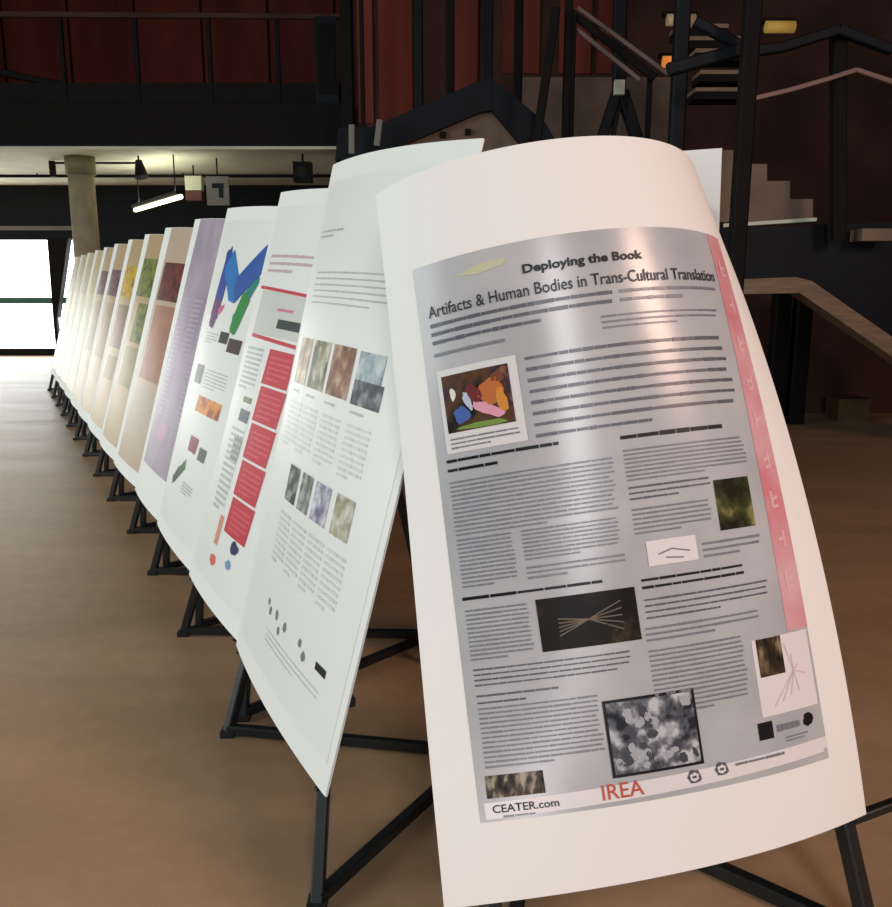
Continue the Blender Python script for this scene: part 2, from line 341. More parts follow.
tag(b.build('cardboard_box'), 'low ochre box on the floor under the pale stair stringer', 'box')
# glowing lamps in the stair void
for (px, py, Y, col, e, lab) in ((677, 62, 9.0, (255, 150, 70), 0.5, 'dim orange lamp glowing left of the stair treads'), (681, 20, 9.2, (200, 170, 136), 0.12, 'faint cream lamp glowing at the top above the orange lamp'), (780, 27, 9.0, (200, 160, 80), 0.25, 'dim yellow lamp glowing above the stair handrails')):
    q = at(px, py, Y); s = thing('wall_lamp', lab, 'lamp', q)
    b = MB(); b.tube(q + Vector((-0.14, 0, 0)), q + Vector((0.14, 0, 0)), 0.055, mat('lamp_glow_%d' % px, col, 0.5, emit=e), seg=16); b.build('lamp_shade', s)
    b = MB(); b.box((q.x - 0.17, q.y + 0.02, q.z + 0.05), (q.x + 0.17, q.y + 0.1, q.z + 0.09), M_black); b.build('bracket', s)

# ------------------------------------------------------------------ poster boards
def bern(n, t): return [comb(n, i) * t ** i * (1 - t) ** (n - i) for i in range(n + 1)]
class Surf:
    """board surface: position and outward normal at (u, v)"""
    def __init__(s, f, W, L): s.f = f; s.W = W; s.L = L
    def n(s, u, v):
        e = 1e-3; a = s.f(min(u + e, 1.0), v) - s.f(max(u - e, 0.0), v) if 0 <= u <= 1 else s.f(u + e, v) - s.f(u - e, v)
        c_ = s.f(u, v + e) - s.f(u, v - e)
        return a.cross(c_).normalized()
    def p(s, u, v, off=0.0): return s.f(u, v) + s.n(u, v) * off
def bezier(P):
    P = [[Vector(q) for q in r] for r in P]
    def f(u, v):
        bu, bv = bern(3, u), bern(3, v); r = Vector((0, 0, 0))
        for i in range(4):
            for j in range(4): r += P[i][j] * (bu[i] * bv[j])
        return r
    return f
def bowed(BL, BR, TR, TL, bow):
    BL, BR, TR, TL = map(Vector, (BL, BR, TR, TL)); n = (BR - BL).cross(TL - BL).normalized()
    def f(u, v): return (BL.lerp(BR, u)).lerp(TL.lerp(TR, u), v) + n * (bow * 4 * u * (1 - u) * (0.7 + 0.5 * v))
    return f
TH = 0.006
def board_mesh(S, nu=28, nv=32):
    b = MB(); us = [i / nu for i in range(nu + 1)]; vs = [j / nv for j in range(nv + 1)]
    fr = [[S.p(u, v) for u in us] for v in vs]; bk = [[S.p(u, v, -TH) for u in us] for v in vs]
    b.grid(fr, M_board); b.grid(bk, M_board, flip=True)
    b.grid([bk[0], fr[0]], M_edge, smooth=False); b.grid([fr[-1], bk[-1]], M_edge, smooth=False)
    b.grid([[r[0] for r in fr], [r[0] for r in bk]], M_edge, smooth=False); b.grid([[r[-1] for r in bk], [r[-1] for r in fr]], M_edge, smooth=False)
    return b
class Print:
    """printed sheet lying on a board; (s, t) run 0..1 over the sheet"""
    def __init__(s, S, ml, mr, mb, mt):
        s.S = S; s.ml = ml; s.mb = mb; s.w = 1 - ml - mr; s.h = 1 - mb - mt; s.b = MB(); s.PW = S.W * s.w; s.PH = S.L * s.h; s.sx = 1.0
    def P(s, x, y, off): return s.S.p(s.ml + x * s.w * s.sx, s.mb + y * s.h, off)
    def patch(s, x0, y0, x1, y1, m, lv=1, skew=0.0):
        nu = max(1, int(abs(x1 - x0) * 24 + 0.99)); nv = max(1, int(abs(y1 - y0) * 20 + 0.99)); o = 0.0006 + lv * 0.0007
        s.b.grid([[s.P(x0 + (x1 - x0) * i / nu, y0 + (y1 - y0) * j / nv + skew * i / nu, o) for i in range(nu + 1)] for j in range(nv + 1)], m)
    def poly(s, pts, m, lv=3):
        o = 0.0006 + lv * 0.0007; L = len(pts); cx = sum(q[0] for q in pts) / L; cy = sum(q[1] for q in pts) / L
        n = len(s.b.v); k = s.b.mi(m); s.b.v.append(tuple(s.P(cx, cy, o)))
        for g in (0.5, 1.0): s.b.v += [tuple(s.P(cx + (x - cx) * g, cy + (y - cy) * g, o)) for x, y in pts]
        for i in range(L):
            j = (i + 1) % L
            s.b.f += [(n, n + 1 + i, n + 1 + j), (n + 1 + i, n + 1 + L + i, n + 1 + L + j, n + 1 + j)]; s.b.m += [k, k]; s.b.sm += [True, True]
    def blob(s, x, y, rx, ry, m, lv=3, rot=0.0, seed=1):
        r = random.Random(seed); pts = []
        for k in range(14):
            a = 2 * math.pi * k / 14; q = 0.82 + 0.36 * r.random(); X = math.cos(a) * rx * q * s.PW; Y = math.sin(a) * ry * q * s.PH
            pts.append((x + (X * math.cos(rot) - Y * math.sin(rot)) / s.PW, y + (X * math.sin(rot) + Y * math.cos(rot)) / s.PH))
        s.poly(pts, m, lv)
    def stroke(s, pts, w, m, lv=3):
        for (x0, y0), (x1, y1) in zip(pts[:-1], pts[1:]):
            dx, dy = (x1 - x0) * s.PW, (y1 - y0) * s.PH; L = math.hypot(dx, dy); nx, ny = -dy / L * w / 2 / s.PW, dx / L * w / 2 / s.PH
            K = max(1, int(L / 0.05)); o = 0.0006 + lv * 0.0007
            s.b.grid([[s.P(x0 + (x1 - x0) * k / K + g * nx, y0 + (y1 - y0) * k / K + g * ny, o) for k in range(K + 1)] for g in (-1, 1)], m)
    def text(s, x0, y1, x1, y0, lines, m, seed=0, fill=0.55, last=0.6, word=0.035, lv=2):
        """a block of running text: rows of word marks"""
        if m is M_txt and lines > 3: lines = round(lines * 1.3)
        r = random.Random(seed); dy = (y1 - y0) / lines; o = 0.0006 + lv * 0.0007
        for k in range(lines):
            yy = y1 - (k + 0.5) * dy; h = dy * fill / 2; x = x0; xe = x1 if k < lines - 1 else x0 + (x1 - x0) * last
            xe -= (x1 - x0) * 0.04 * r.random()
            while x < xe:
                w = word * (0.5 + r.random()); e = min(x + w, xe)
                hh = h * (0.8 + 0.3 * r.random())
                s.b.face([s.P(x, yy - hh, o), s.P(e, yy - hh, o), s.P(e, yy + hh, o), s.P(x, yy + hh, o)], m, True); x = e + word * 0.06
    def font(s, txt, x0, y0, x1, y1, m, bold=0.0, lv=3, shear=0.0, rise=0.0):
        cu = bpy.data.curves.new('t', 'FONT'); cu.body = txt; cu.offset = bold; cu.shear = shear; cu.resolution_u = 3
        ob = bpy.data.objects.new('t', cu); C.objects.link(ob); dg = bpy.context.evaluated_depsgraph_get(); dg.update()
        me = bpy.data.meshes.new_from_object(ob.evaluated_get(dg)); vs = [v.co.copy() for v in me.vertices]
        ax, bx_ = min(v.x for v in vs), max(v.x for v in vs); ay, by = min(v.y for v in vs), max(v.y for v in vs); o = 0.0006 + lv * 0.0007
        n = len(s.b.v); k = s.b.mi(m)
        for v in vs:
            g = (v.x - ax) / (bx_ - ax); s.b.v.append(tuple(s.P(x0 + (x1 - x0) * g, y0 + (y1 - y0) * (v.y - ay) / (by - ay) + rise * g, o)))
        for f in me.polygons: s.b.f.append(tuple(n + i for i in f.vertices)); s.b.m.append(k); s.b.sm.append(True)
        bpy.data.objects.remove(ob); bpy.data.curves.remove(cu); bpy.data.meshes.remove(me)

STAND_GROUP = 'black stands carrying the row of boards'
def make_stand(S, apex, label, uL=0.03, uR=0.97, W=0.03, top=0.93, feet=None, uT=0.84, group=STAND_GROUP):
    """black square-tube stand: two legs behind the board, V shaped base, rear leg"""
    gap = -(TH + W / 2 + 0.012)
    def leg(u, foot):
        if foot is not None: return Vector((foot[0], foot[1], 0.012)), S.p(0.10 if u < 0.5 else uT, top, gap - 0.01)
        # keep the straight leg clear of the curved board
        a = S.p(u, 0.0, gap); c_ = S.p(u, top, gap); n_ = S.n(u, 0.5)
        dev = min((S.f(u, top * i / 12) - (S.f(u, 0.0).lerp(S.f(u, top), i / 12))).dot(n_) for i in range(13))
        sh = n_ * min(0.0, dev); a = a + sh; c_ = c_ + sh; d = c_ - a
        k = (0.012 - a.z) / d.z
        return a + d * k, a + d
    (fl, tl), (fr, tr) = leg(uL, feet and feet[0]), leg(uR, feet and feet[1])
    apex = Vector((apex[0], apex[1], 0.0)); base = Vector((fl.x, fl.y, 0)) .lerp(Vector((fr.x, fr.y, 0)), 0.5)
    t = thing('display_stand', label, 'stand', base, group)
    for f_, tp in ((fl, tl), (fr, tr)):
        b = MB()
        if feet:
            kn = S.p(0.05 if f_ is fl else uT + 0.08, 0.03, gap - 0.004); b.bar(f_, kn, W, M_steel); b.bar(kn - (tp - kn).normalized() * W * 0.4, tp, W, M_steel)
        else: b.bar(f_, tp, W, M_steel)
        lo = b.build('leg', t)
        b = MB(); b.box((f_.x - 0.022, f_.y - 0.022, 0.0), (f_.x + 0.022, f_.y + 0.022, 0.02), M_rub); fo = b.build('foot', lo)
    zc = 0.022
    for f_ in (fl, fr):
        a = Vector((f_.x, f_.y, zc)); e = Vector((apex.x, apex.y, zc)); b = MB(); b.bar(a, e, W, M_steel); b.build('base_bar', t)
    b = MB(); mid = tl.lerp(tr, 0.5) + (apex - base).normalized() * 0.03; b.bar(Vector((apex.x, apex.y, 0.005)), mid, W, M_steel); b.build('rear_leg', t)
    b = MB(); b.bar(tl, tr, W, M_steel); b.build('top_bar', t)
    b = MB(); b.bar(S.p(uL + 0.03, 0.12, gap - 0.02) if feet else fl.lerp(tl, 0.18), S.p(uR - 0.03, 0.12, gap - 0.02) if feet else fr.lerp(tr, 0.18), W * 0.8, M_steel); b.build('cross_bar', t)
    for u, f_, tp in ((uL, fl, tl), (uR, fr, tr)):
        b = MB(); q = S.p(u, 0.0, 0.004); n_ = S.n(u, 0.0); low = S.f(u, 0.0) - S.f(u, 0.01)
        d = low.normalized() * 0.006
        b.bar(q + d, S.p(u, 0.0, gap) + d, 0.014, M_steel, 0.006); b.build('hook', t)
    return t

M_print = mat('grey_glossy_print', (192, 194, 198), 0.24, spec=0.5, col2=(174, 177, 181), scale=5.0)
M_ink = mat('black_ink', (20, 20, 24), 0.4, spec=0.3)
M_txt = mat('body_text_ink', (124, 127, 136), 0.35)
M_txtd = mat('large_text_ink', (92, 94, 104), 0.35)
M_pale = mat('pale_print_panel', (222, 222, 222), 0.32)
M_white = mat('white_print_area', (232, 228, 230), 0.35)
M_pink = mat('pink_print_band', (214, 134, 146), 0.3, col2=(222, 178, 184), scale=9)
M_rose = mat('pale_rose_mark', (232, 184, 188), 0.3)

# ---- front board (fitted curl)
P1 = [[[-0.003, 1.3955, 0.2512], [-0.0616, 1.7218, 0.6238], [-0.0994, 1.8599, 1.1217], [-0.1592, 1.9954, 1.5965]], [[0.3103, 1.4437, 0.2496], [0.2549, 1.6007, 0.7439], [0.1392, 1.6592, 1.2124], [0.0259, 1.7487, 1.6867]], [[0.6399, 1.4852, 0.2847], [0.5671, 1.6382, 0.7494], [0.5473, 1.6837, 1.2694], [0.5323, 1.8543, 1.7645]], [[0.9116, 1.6549, 0.2726], [0.8585, 1.7753, 0.7576], [0.7664, 1.9602, 1.225], [0.6036, 2.1532, 1.6564]]]
S1 = Surf(bezier(P1), 0.955, 1.5)
bo = board_mesh(S1, 40, 48).build('poster_board', origin=(0.45, 1.6, 0.26))
tag(bo, 'large curled white board nearest the camera with a grey text poster on it', 'poster board')
p = Print(S1, 0.092, 0.097, 0.095, 0.134)
p.patch(0, 0, 1, 1, M_print, 0)
# pink band down the right side
p.patch(0.922, 0.24, 1.0, 1.0, M_pink, 1)
rr = random.Random(8)
for k in range(9):
    y = 0.93 - k * 0.075; x = 0.962
    p.stroke([(x - 0.014, y), (x + 0.012, y + 0.004)], 0.007, M_rose, 2); p.stroke([(x - 0.012 + 0.02 * (k % 2), y - 0.014), (x - 0.012 + 0.02 * (k % 2), y + 0.016)], 0.007, M_rose, 2)
    if k % 3 != 1: p.stroke([(x - 0.012, y - 0.014), (x + 0.012, y - 0.012)], 0.006, M_rose, 2)
# heading
p.blob(0.21, 0.968, 0.07, 0.008, mat('pale_yellow_wash', (198, 200, 168), 0.3), 1, 0.1, 3)
p.font('Deploying the Book', 0.315, 0.936, 0.645, 0.957, M_ink, 0.03)
p.font('Artifacts & Human Bodies in Trans-Cultural Translation', 0.035, 0.900, 0.90, 0.922, mat('subtitle_ink', (52, 52, 60), 0.4, spec=0.3), 0.008)
p.text(0.035, 0.893, 0.55, 0.845, 3, M_txtd, 11, 0.42)
p.text(0.56, 0.893, 0.90, 0.862, 2, M_txt, 12, 0.4)
p.text(0.50, 0.848, 0.88, 0.818, 3, M_txt, 13, 0.35)
p.text(0.035, 0.838, 0.38, 0.822, 1, M_txt, 14, 0.4)
# first picture in a pale mount
p.patch(0.035, 0.645, 0.262, 0.80, M_pale, 1)
p.patch(0.047, 0.682, 0.238, 0.788, mat('dark_crowd_photo', (60, 50, 44), 0.36, spec=0.12, ramp=((0.35, (34, 32, 30)), (0.5, (92, 66, 48)), (0.62, (60, 48, 60)), (0.75, (170, 120, 80))), scale=16), 2)
for (x, y, rx, ry, c_, ro) in ((0.185, 0.745, 0.035, 0.022, (190, 110, 60), 0.3), (0.17, 0.713, 0.05, 0.010, (226, 160, 180), -0.5), (0.095, 0.712, 0.022, 0.017, (70, 100, 170), 0.2), (0.135, 0.745, 0.02, 0.018, (110, 44, 50), 0.6), (0.21, 0.725, 0.014, 0.025, (214, 140, 60), 0.2), (0.075, 0.752, 0.008, 0.012, (230, 226, 220), 0), (0.145, 0.688, 0.07, 0.005, (120, 150, 70), 0.0), (0.115, 0.735, 0.010, 0.018, (190, 200, 220), 0.3), (0.205, 0.768, 0.018, 0.010, (120, 70, 50), 0.1)):
    p.blob(x, y, rx, ry, mat('photo_spot_%d' % int(x * 1e4 + y * 1e3), c_, 0.3), 3, ro, int(x * 999))
p.text(0.05, 0.674, 0.245, 0.650, 3, M_txt, 21, 0.4)
p.text(0.285, 0.800, 0.885, 0.640, 8, M_txtd, 22, 0.30, 0.55, 0.04)
# left columns
p.text(0.030, 0.640, 0.34, 0.606, 2, M_ink, 31, 0.36, 0.5, 0.05)
p.text(0.030, 0.596, 0.475, 0.492, 10, M_txt, 32, 0.42)
p.text(0.030, 0.490, 0.185, 0.398, 9, M_txt, 33, 0.42)
p.text(0.208, 0.490, 0.465, 0.432, 6, M_txt, 34, 0.42)
p.text(0.208, 0.425, 0.475, 0.398, 3, M_txt, 35, 0.42, 0.4)
p.text(0.025, 0.386, 0.405, 0.374, 1, M_ink, 36, 0.45, 1, 0.05)
p.text(0.028, 0.362, 0.200, 0.268, 9, M_txt, 37, 0.42)
p.patch(0.219, 0.271, 0.482, 0.363, mat('black_diagram_photo', (24, 20, 18), 0.36, spec=0.12, ramp=((0.3, (14, 12, 12)), (0.55, (30, 24, 20)), (0.72, (96, 76, 52))), scale=11), 2)
for k in range(5):
    a = -0.5 + k * 0.25; p.stroke([(0.27, 0.31 + a * 0.03), (0.35, 0.318), (0.44, 0.318 + a * 0.05)], 0.0025, mat('faint_gold_line', (96, 78, 50), 0.4), 3)
p.text(0.030, 0.258, 0.455, 0.222, 4, M_txtd, 38, 0.33, 0.9)
p.text(0.030, 0.214, 0.25, 0.190, 2, M_txtd, 41, 0.3, 0.6)
p.text(0.030, 0.190, 0.345, 0.084, 10, M_txt, 39, 0.42)
p.patch(0.352, 0.045, 0.602, 0.175, M_ink, 2)
p.patch(0.360, 0.050, 0.594, 0.170, mat('engraving_photo', (140, 142, 148), 0.36, spec=0.12, ramp=((0.38, (44, 46, 54)), (0.5, (112, 116, 124)), (0.6, (196, 200, 206))), scale=26), 3)
re = random.Random(31)
for k in range(34):
    x = 0.372 + 0.21 * re.random(); y = 0.058 + 0.10 * re.random()
    p.blob(x, y, 0.006 + 0.010 * re.random(), 0.004 + 0.006 * re.random(), mat('engraving_dark' if k % 2 else 'engraving_light', (70, 72, 80) if k % 2 else (172, 176, 182), 0.3), 4, re.random(), k)
p.patch(0.025, 0.037, 0.175, 0.074, mat('brown_strip_photo', (70, 62, 54), 0.36, spec=0.12, ramp=((0.38, (26, 24, 22)), (0.52, (84, 72, 60)), (0.66, (176, 166, 150))), scale=22, stretch=(3, 3, 0.6)), 2)
# right columns
p.text(0.503, 0.634, 0.815, 0.616, 1, M_ink, 51, 0.42, 1, 0.045)
p.text(0.505, 0.605, 0.885, 0.545, 6, M_txt, 52, 0.42)
p.text(0.505, 0.540, 0.745, 0.510, 3, M_txtd, 53, 0.36)
p.text(0.505, 0.500, 0.735, 0.450, 5, M_txt, 54, 0.42)
p.patch(0.752, 0.438, 0.872, 0.529, mat('dark_green_photo', (60, 66, 34), 0.36, spec=0.12, ramp=((0.36, (28, 30, 18)), (0.52, (70, 74, 40)), (0.68, (168, 160, 104))), scale=18), 2)
p.patch(0.530, 0.394, 0.672, 0.438, M_white, 2)
p.stroke([(0.56, 0.413), (0.60, 0.42), (0.65, 0.412)], 0.003, M_txt, 3); p.stroke([(0.58, 0.406), (0.63, 0.402)], 0.003, M_txt, 3)
p.text(0.69, 0.425, 0.88, 0.392, 3, M_txt, 55, 0.42)
p.text(0.503, 0.378, 0.815, 0.352, 2, M_ink, 56, 0.36, 1, 0.045)
p.text(0.503, 0.342, 0.880, 0.300, 4, M_txtd, 57, 0.32)
p.text(0.495, 0.292, 0.835, 0.262, 3, M_txt, 60, 0.42)
p.text(0.495, 0.252, 0.770, 0.135, 11, M_txt, 58, 0.42)
p.patch(0.795, 0.100, 0.990, 0.236, M_white, 1)
p.patch(0.808, 0.169, 0.892, 0.236, mat('sepia_portrait', (60, 50, 36), 0.36, spec=0.12, ramp=((0.36, (22, 18, 14)), (0.55, (70, 58, 42)), (0.7, (150, 134, 104))), scale=16, stretch=(3, 3, 0.6)), 2)
for k in range(4): p.stroke([(0.90 + 0.02 * k, 0.22 - 0.02 * k), (0.92, 0.17), (0.84 + 0.03 * k, 0.115 + 0.006 * k)], 0.0022, mat('map_line', (206, 190, 196), 0.4), 2)
p.patch(0.775, 0.062, 0.822, 0.092, M_ink, 2); p.text(0.835, 0.086, 0.915, 0.066, 1, M_txt, 61, 0.6, 1, 0.016)
p.blob(0.945, 0.078, 0.018, 0.011, M_ink, 2, 0, 5); p.text(0.86, 0.060, 0.94, 0.048, 2, M_txt, 62, 0.4, 0.8)
# white footer strip with logos
p.patch(0.015, 0.004, 0.985, 0.030, M_white, 1, 0.010)
p.patch(0.985, 0.020, 0.998, 0.040, M_white, 1)
p.font('CEATER.com', 0.035, 0.013, 0.205, 0.026, M_ink, 0.012); p.text(0.06, 0.010, 0.2, 0.003, 1, M_txt, 63, 0.5)
p.font('IREA', 0.318, 0.012, 0.428, 0.037, mat('red_ink', (196, 84, 60), 0.35), 0.006)
for x, y in ((0.568, 0.026), (0.648, 0.030)):
    p.blob(x, y, 0.020, 0.0125, M_txtd, 3, 0, 7); p.blob(x, y, 0.012, 0.0075, M_white, 4, 0, 8); p.stroke([(x - 0.006, y), (x + 0.006, y)], 0.005, M_txtd, 5)
p.text(0.69, 0.038, 0.96, 0.026, 1, M_txt, 64, 0.4)
po = p.b.build('printed_poster', bo, (0.45, 1.6, 0.26)); po['label'] = 'grey glossy poster with dense text, small photos and a pink side band'
st1 = make_stand(S1, (0.24, 2.16), 'black stand under the large curled board nearest the camera', 0.08, 0.965, 0.035, 0.78)

b = MB(); b.bar((0.915, 1.72, 0.215), (1.06, 1.78, 0.222), 0.022, M_steel); b.build('side_peg', st1)

# ---- board seen from behind, past the curl
fb = bowed((0.83, 2.56, 0.26), (-0.02, 2.93, 0.26), (-0.02, 2.75, 1.75), (0.735, 2.378, 1.755), 0.0)
Sb = Surf(fb, 0.93, 1.5)
bb = board_mesh(Sb, 8, 8).build('poster_board', origin=(0.4, 2.7, 0.26)); tag(bb, 'plain grey-white back of a board showing behind the curled top corner of the nearest one', 'poster board')
make_stand(Sb, (0.52, 2.26), 'black stand of the board that is seen from behind', 0.06, 0.94, 0.03, 0.9)

# ---- the row facing left
BLs = {2: (-.676, 2.564), 3: (-1.030, 3.245), 4: (-1.405, 3.985), 5: (-1.765, 4.69), 6: (-2.17, 5.43), 7: (-2.555, 6.16), 8: (-2.95, 6.91), 9: (-3.35, 7.66)}
NB = 14
for k in range(10, NB + 1): BLs[k] = (-3.35 - .385 * (k - 9), 7.66 + .735 * (k - 9))
def row_surf(k):
    x, y = BLs[k]; BL = Vector((x, y, 0.26))
    if k == 2:
        return Surf(bowed(BL, (-.274, 1.737, .26), (.086, 2.084, 1.733), BL + Vector((.322, .225, 1.506)), 0.03), .92, 1.55)
    # each board starts just beyond the far edge of the one before it
    xp, yp = BLs[k - 1]; PB = Vector((xp, yp, 0.26)); d = (BL - PB).normalized()
    BR = PB + d * 0.018 + Vector((0.89, 0.45, 0)) * 0.012; TL = Vector((.36, .235, 1.495)); TR = Vector((.49, .31, 1.444))
    if k == 3: TL = Vector((.385, .215, 1.492))
    return Surf(bowed(BL, BR, BR + TR, BL + TL, 0.022), (BR - BL).length, 1.55)
names = {2: ('white board second from the camera with eight small photos above pale text columns', 2), 3: ('white board with a red text column, third from the camera', 3), 4: ('white board with a large blue and green zigzag letter at its top', 4), 5: ('pale lilac poster board between the zigzag letter board and the maroon photo board', 5), 6: ('board with a maroon photo above an orange-pink text panel', 6), 7: ('board with a green leafy photo, right before the maroon photo board in the distance', 7), 8: ('board with a yellow photo, beyond the green photo board', 8), 9: ('board with a dark purple photo, just beyond the yellow photo board', 9), 10: ('second board with a dark purple photo, farther away than its twin', 10), 11: ('cream board just beyond the two purple photo boards', 11), 12: ('cream board, third from the far end of the row', 12), 13: ('cream board, second from the far end of the row', 13), 14: ('cream board at the very far end of the row', 14)}
names[7] = ('board with a green leafy photo beyond the maroon photo board', 7)
std = {2: 'black stand under the board with eight small photos', 3: 'black stand under the board with the red column', 4: 'black stand under the zigzag letter board', 5: 'black stand under the lilac board', 6: 'black stand under the maroon photo board', 7: 'black stand under the green photo board', 8: 'black stand under the yellow photo board', 9: 'black stand under the nearer purple photo board', 10: 'black stand under the farther purple photo board', 11: 'black stand under the cream board next to the purple photo boards', 12: 'black stand under the cream board third from the far end', 13: 'black stand under the cream board second from the far end', 14: 'black stand under the cream board at the far end'}
def pm(nm, c, **kw): return mat(nm, c, 0.4, **kw)
M_sheet = pm('white_poster_sheet', (240, 241, 238)); M_soft = pm('soft_grey_text', (190, 198, 196)); M_soft2 = pm('faint_text', (217, 224, 220))
def photo(nm, a, b_, c_, sc=20): return pm(nm, b_, ramp=((0.36, a), (0.5, b_), (0.66, c_)), scale=sc)
for k in range(2, NB + 1):
    S = row_surf(k); org = (BLs[k][0], BLs[k][1], 0.26)
    bo = board_mesh(S, 16, 12).build('poster_board', origin=org); tag(bo, names[k][0], 'poster board', 'poster boards standing in the row')
    p = Print(S, 0, 0, 0, 0)
    if k < 5: p.patch(0.03, 0.04, 0.97, 0.96, M_sheet, 0)
    if k == 3: p.sx = 1.02
    if k == 4: p.sx = 0.88
    if k == 2:
        p.text(0.05, 0.866, 0.30, 0.846, 2, M_soft, 9, 0.4)
        p.text(0.10, 0.785, 0.86, 0.715, 6, M_soft, 1, 0.28, 0.7)
        p.patch(0.08, 0.56, 0.22, 0.650, photo('tan_photo', (120, 96, 70), (176, 146, 112), (214, 200, 176)), 2)
        p.patch(0.25, 0.56, 0.41, 0.650, photo('leaf_photo', (56, 66, 44), (130, 126, 92), (206, 200, 178)), 2)
        p.patch(0.44, 0.56, 0.61, 0.650, photo('brick_photo', (88, 50, 34), (146, 92, 66), (190, 164, 140)), 2)
        p.patch(0.64, 0.558, 0.82, 0.600, photo('night_photo', (26, 30, 36), (66, 76, 84), (150, 158, 160)), 2); p.patch(0.64, 0.600, 0.80, 0.648, photo('sky_photo', (110, 130, 140), (160, 176, 184), (206, 212, 214)), 2)
        for q, x in enumerate((0.09, 0.26, 0.45, 0.65)): p.text(x, 0.548, x + 0.15, 0.542, 1, M_soft, q, 0.8, 0.6); p.text(x, 0.528, x + 0.155, 0.435, 9, M_soft2, q + 5, 0.5, 0.5, 0.06)
        p.patch(0.26, 0.345, 0.37, 0.412, photo('dark_tree_photo', (20, 26, 20), (50, 58, 48), (150, 160, 150), 26), 2)
        p.patch(0.40, 0.345, 0.50, 0.412, photo('grey_street_photo', (80, 82, 78), (140, 142, 138), (196, 198, 196), 26), 2)
        p.patch(0.53, 0.345, 0.65, 0.412, photo('pale_violet_photo', (110, 104, 130), (180, 176, 196), (226, 226, 232), 26), 2)
        p.patch(0.69, 0.345, 0.81, 0.412, photo('pale_olive_photo', (140, 136, 110), (180, 176, 150), (216, 212, 204), 26), 2)
        for q, x in enumerate((0.25, 0.40, 0.55, 0.70)): p.text(x, 0.325, x + 0.13, 0.225, 9, M_soft2, q + 15, 0.5, 0.5, 0.06)
        for x, y, r_ in ((0.33, 0.158, .010), (0.36, 0.146, .012), (0.43, 0.152, .014), (0.52, 0.148, .014), (0.47, 0.132, .012), (0.66, 0.152, .012), (0.70, 0.138, .014)): p.blob(x, y, r_, r_ * 0.6, pm('grey_logo', (120, 130, 126)), 2, 0, int(x * 100))
        p.patch(0.79, 0.140, 0.86, 0.152, M_ink, 2); p.text(0.36, 0.118, 0.85, 0.09, 3, M_soft2, 40, 0.35)
        lab = 'pale printed area with photos and logos'
    elif k == 3:
        RED = pm('red_text_panel', (206, 44, 66)); 
        p.text(0.10, 0.845, 0.62, 0.79, 3, pm('pinkish_text', (206, 180, 182)), 1, 0.4)
        p.stroke([(0.06, 0.757), (0.74, 0.745)], 0.012, RED, 2)
        p.patch(0.40, 0.662, 0.69, 0.684, pm('dark_green_caption', (30, 48, 44)), 2); p.text(0.36, 0.712, 0.66, 0.700, 1, pm('rose_text', (214, 130, 150)), 3, 0.6)
        p.stroke([(0.10, 0.636), (0.66, 0.628)], 0.014, RED, 2)
        p.patch(0.10, 0.640, 0.66, 0.750, pm('pale_grey_block', (214, 214, 206)), 1)
        for q in range(5): 
            y1 = 0.612 - q * 0.089; sh = 0.05 + 0.014 * q; p.patch(0.36 + sh * .8, y1 - 0.083, 0.64 + sh, y1, RED, 2); p.text(0.39 + sh, y1 - 0.012, 0.62 + sh, y1 - 0.075, 5, pm('pale_red_text', (224, 96, 112)), q, 0.35, 0.7, 0.05, 3)
        p.text(0.09, 0.61, 0.33, 0.50, 9, M_soft, 5, 0.5); p.patch(0.22, 0.472, 0.34, 0.486, pm('olive_bit', (130, 130, 100)), 2); p.patch(0.22, 0.425, 0.36, 0.455, pm('slate_bit', (90, 100, 106)), 2)
        p.text(0.16, 0.41, 0.36, 0.20, 14, M_soft, 6, 0.5); p.patch(0.24, 0.33, 0.36, 0.39, pm('grey_bit', (150, 150, 140)), 2)
        p.blob(0.64, 0.155, 0.05, 0.015, pm('navy_logo', (20, 30, 90)), 2, 0, 2); p.blob(0.62, 0.115, 0.04, 0.010, pm('pale_blue_logo', (120, 150, 200)), 2, 0, 3)
        p.blob(0.40, 0.095, 0.05, 0.014, pm('salmon_logo', (226, 110, 96)), 2, 0, 4); p.patch(0.34, 0.13, 0.40, 0.20, pm('salmon_bar', (226, 150, 130)), 2)
        lab = 'print with a tall red text column'
    elif k == 4:
        p.stroke([(0.255, 0.665), (0.275, 0.74)], 0.12, pm('plum_stroke', (96, 50, 110)), 2); p.stroke([(0.268, 0.72), (0.30, 0.843)], 0.12, pm('royal_blue_stroke', (40, 66, 160)), 3)
        p.stroke([(0.30, 0.84), (0.52, 0.745)], 0.12, pm('azure_stroke', (20, 120, 196)), 4); p.stroke([(0.52, 0.745), (0.84, 0.858)], 0.12, pm('deep_blue_stroke', (30, 84, 170)), 5)
        p.stroke([(0.80, 0.80), (0.70, 0.72)], 0.07, pm('teal_stroke', (20, 128, 120)), 3); p.stroke([(0.72, 0.74), (0.66, 0.655)], 0.10, pm('green_stroke', (40, 140, 60)), 4)
        for jx, jy, jn, jl in ((0.275, 0.84, 'royal_blue_stroke', 3), (0.52, 0.748, 'azure_stroke', 5), (0.83, 0.85, 'deep_blue_stroke', 5), (0.66, 0.66, 'green_stroke', 4), (0.25, 0.665, 'plum_stroke', 3)): p.blob(jx, jy, 0.062, 0.037, MATS[jn], jl, 0, 9)
        p.blob(0.36, 0.69, 0.05, 0.012, pm('pink_stroke', (220, 100, 150)), 2, 0.4, 2)
        p.patch(0.47, 0.595, 0.62, 0.628, pm('black_photo', (36, 34, 36)), 2); p.patch(0.64, 0.575, 0.84, 0.615, pm('dark_rust_photo', (70, 44, 46)), 2); p.text(0.20, 0.62, 0.45, 0.585, 4, M_soft, 1, 0.4)
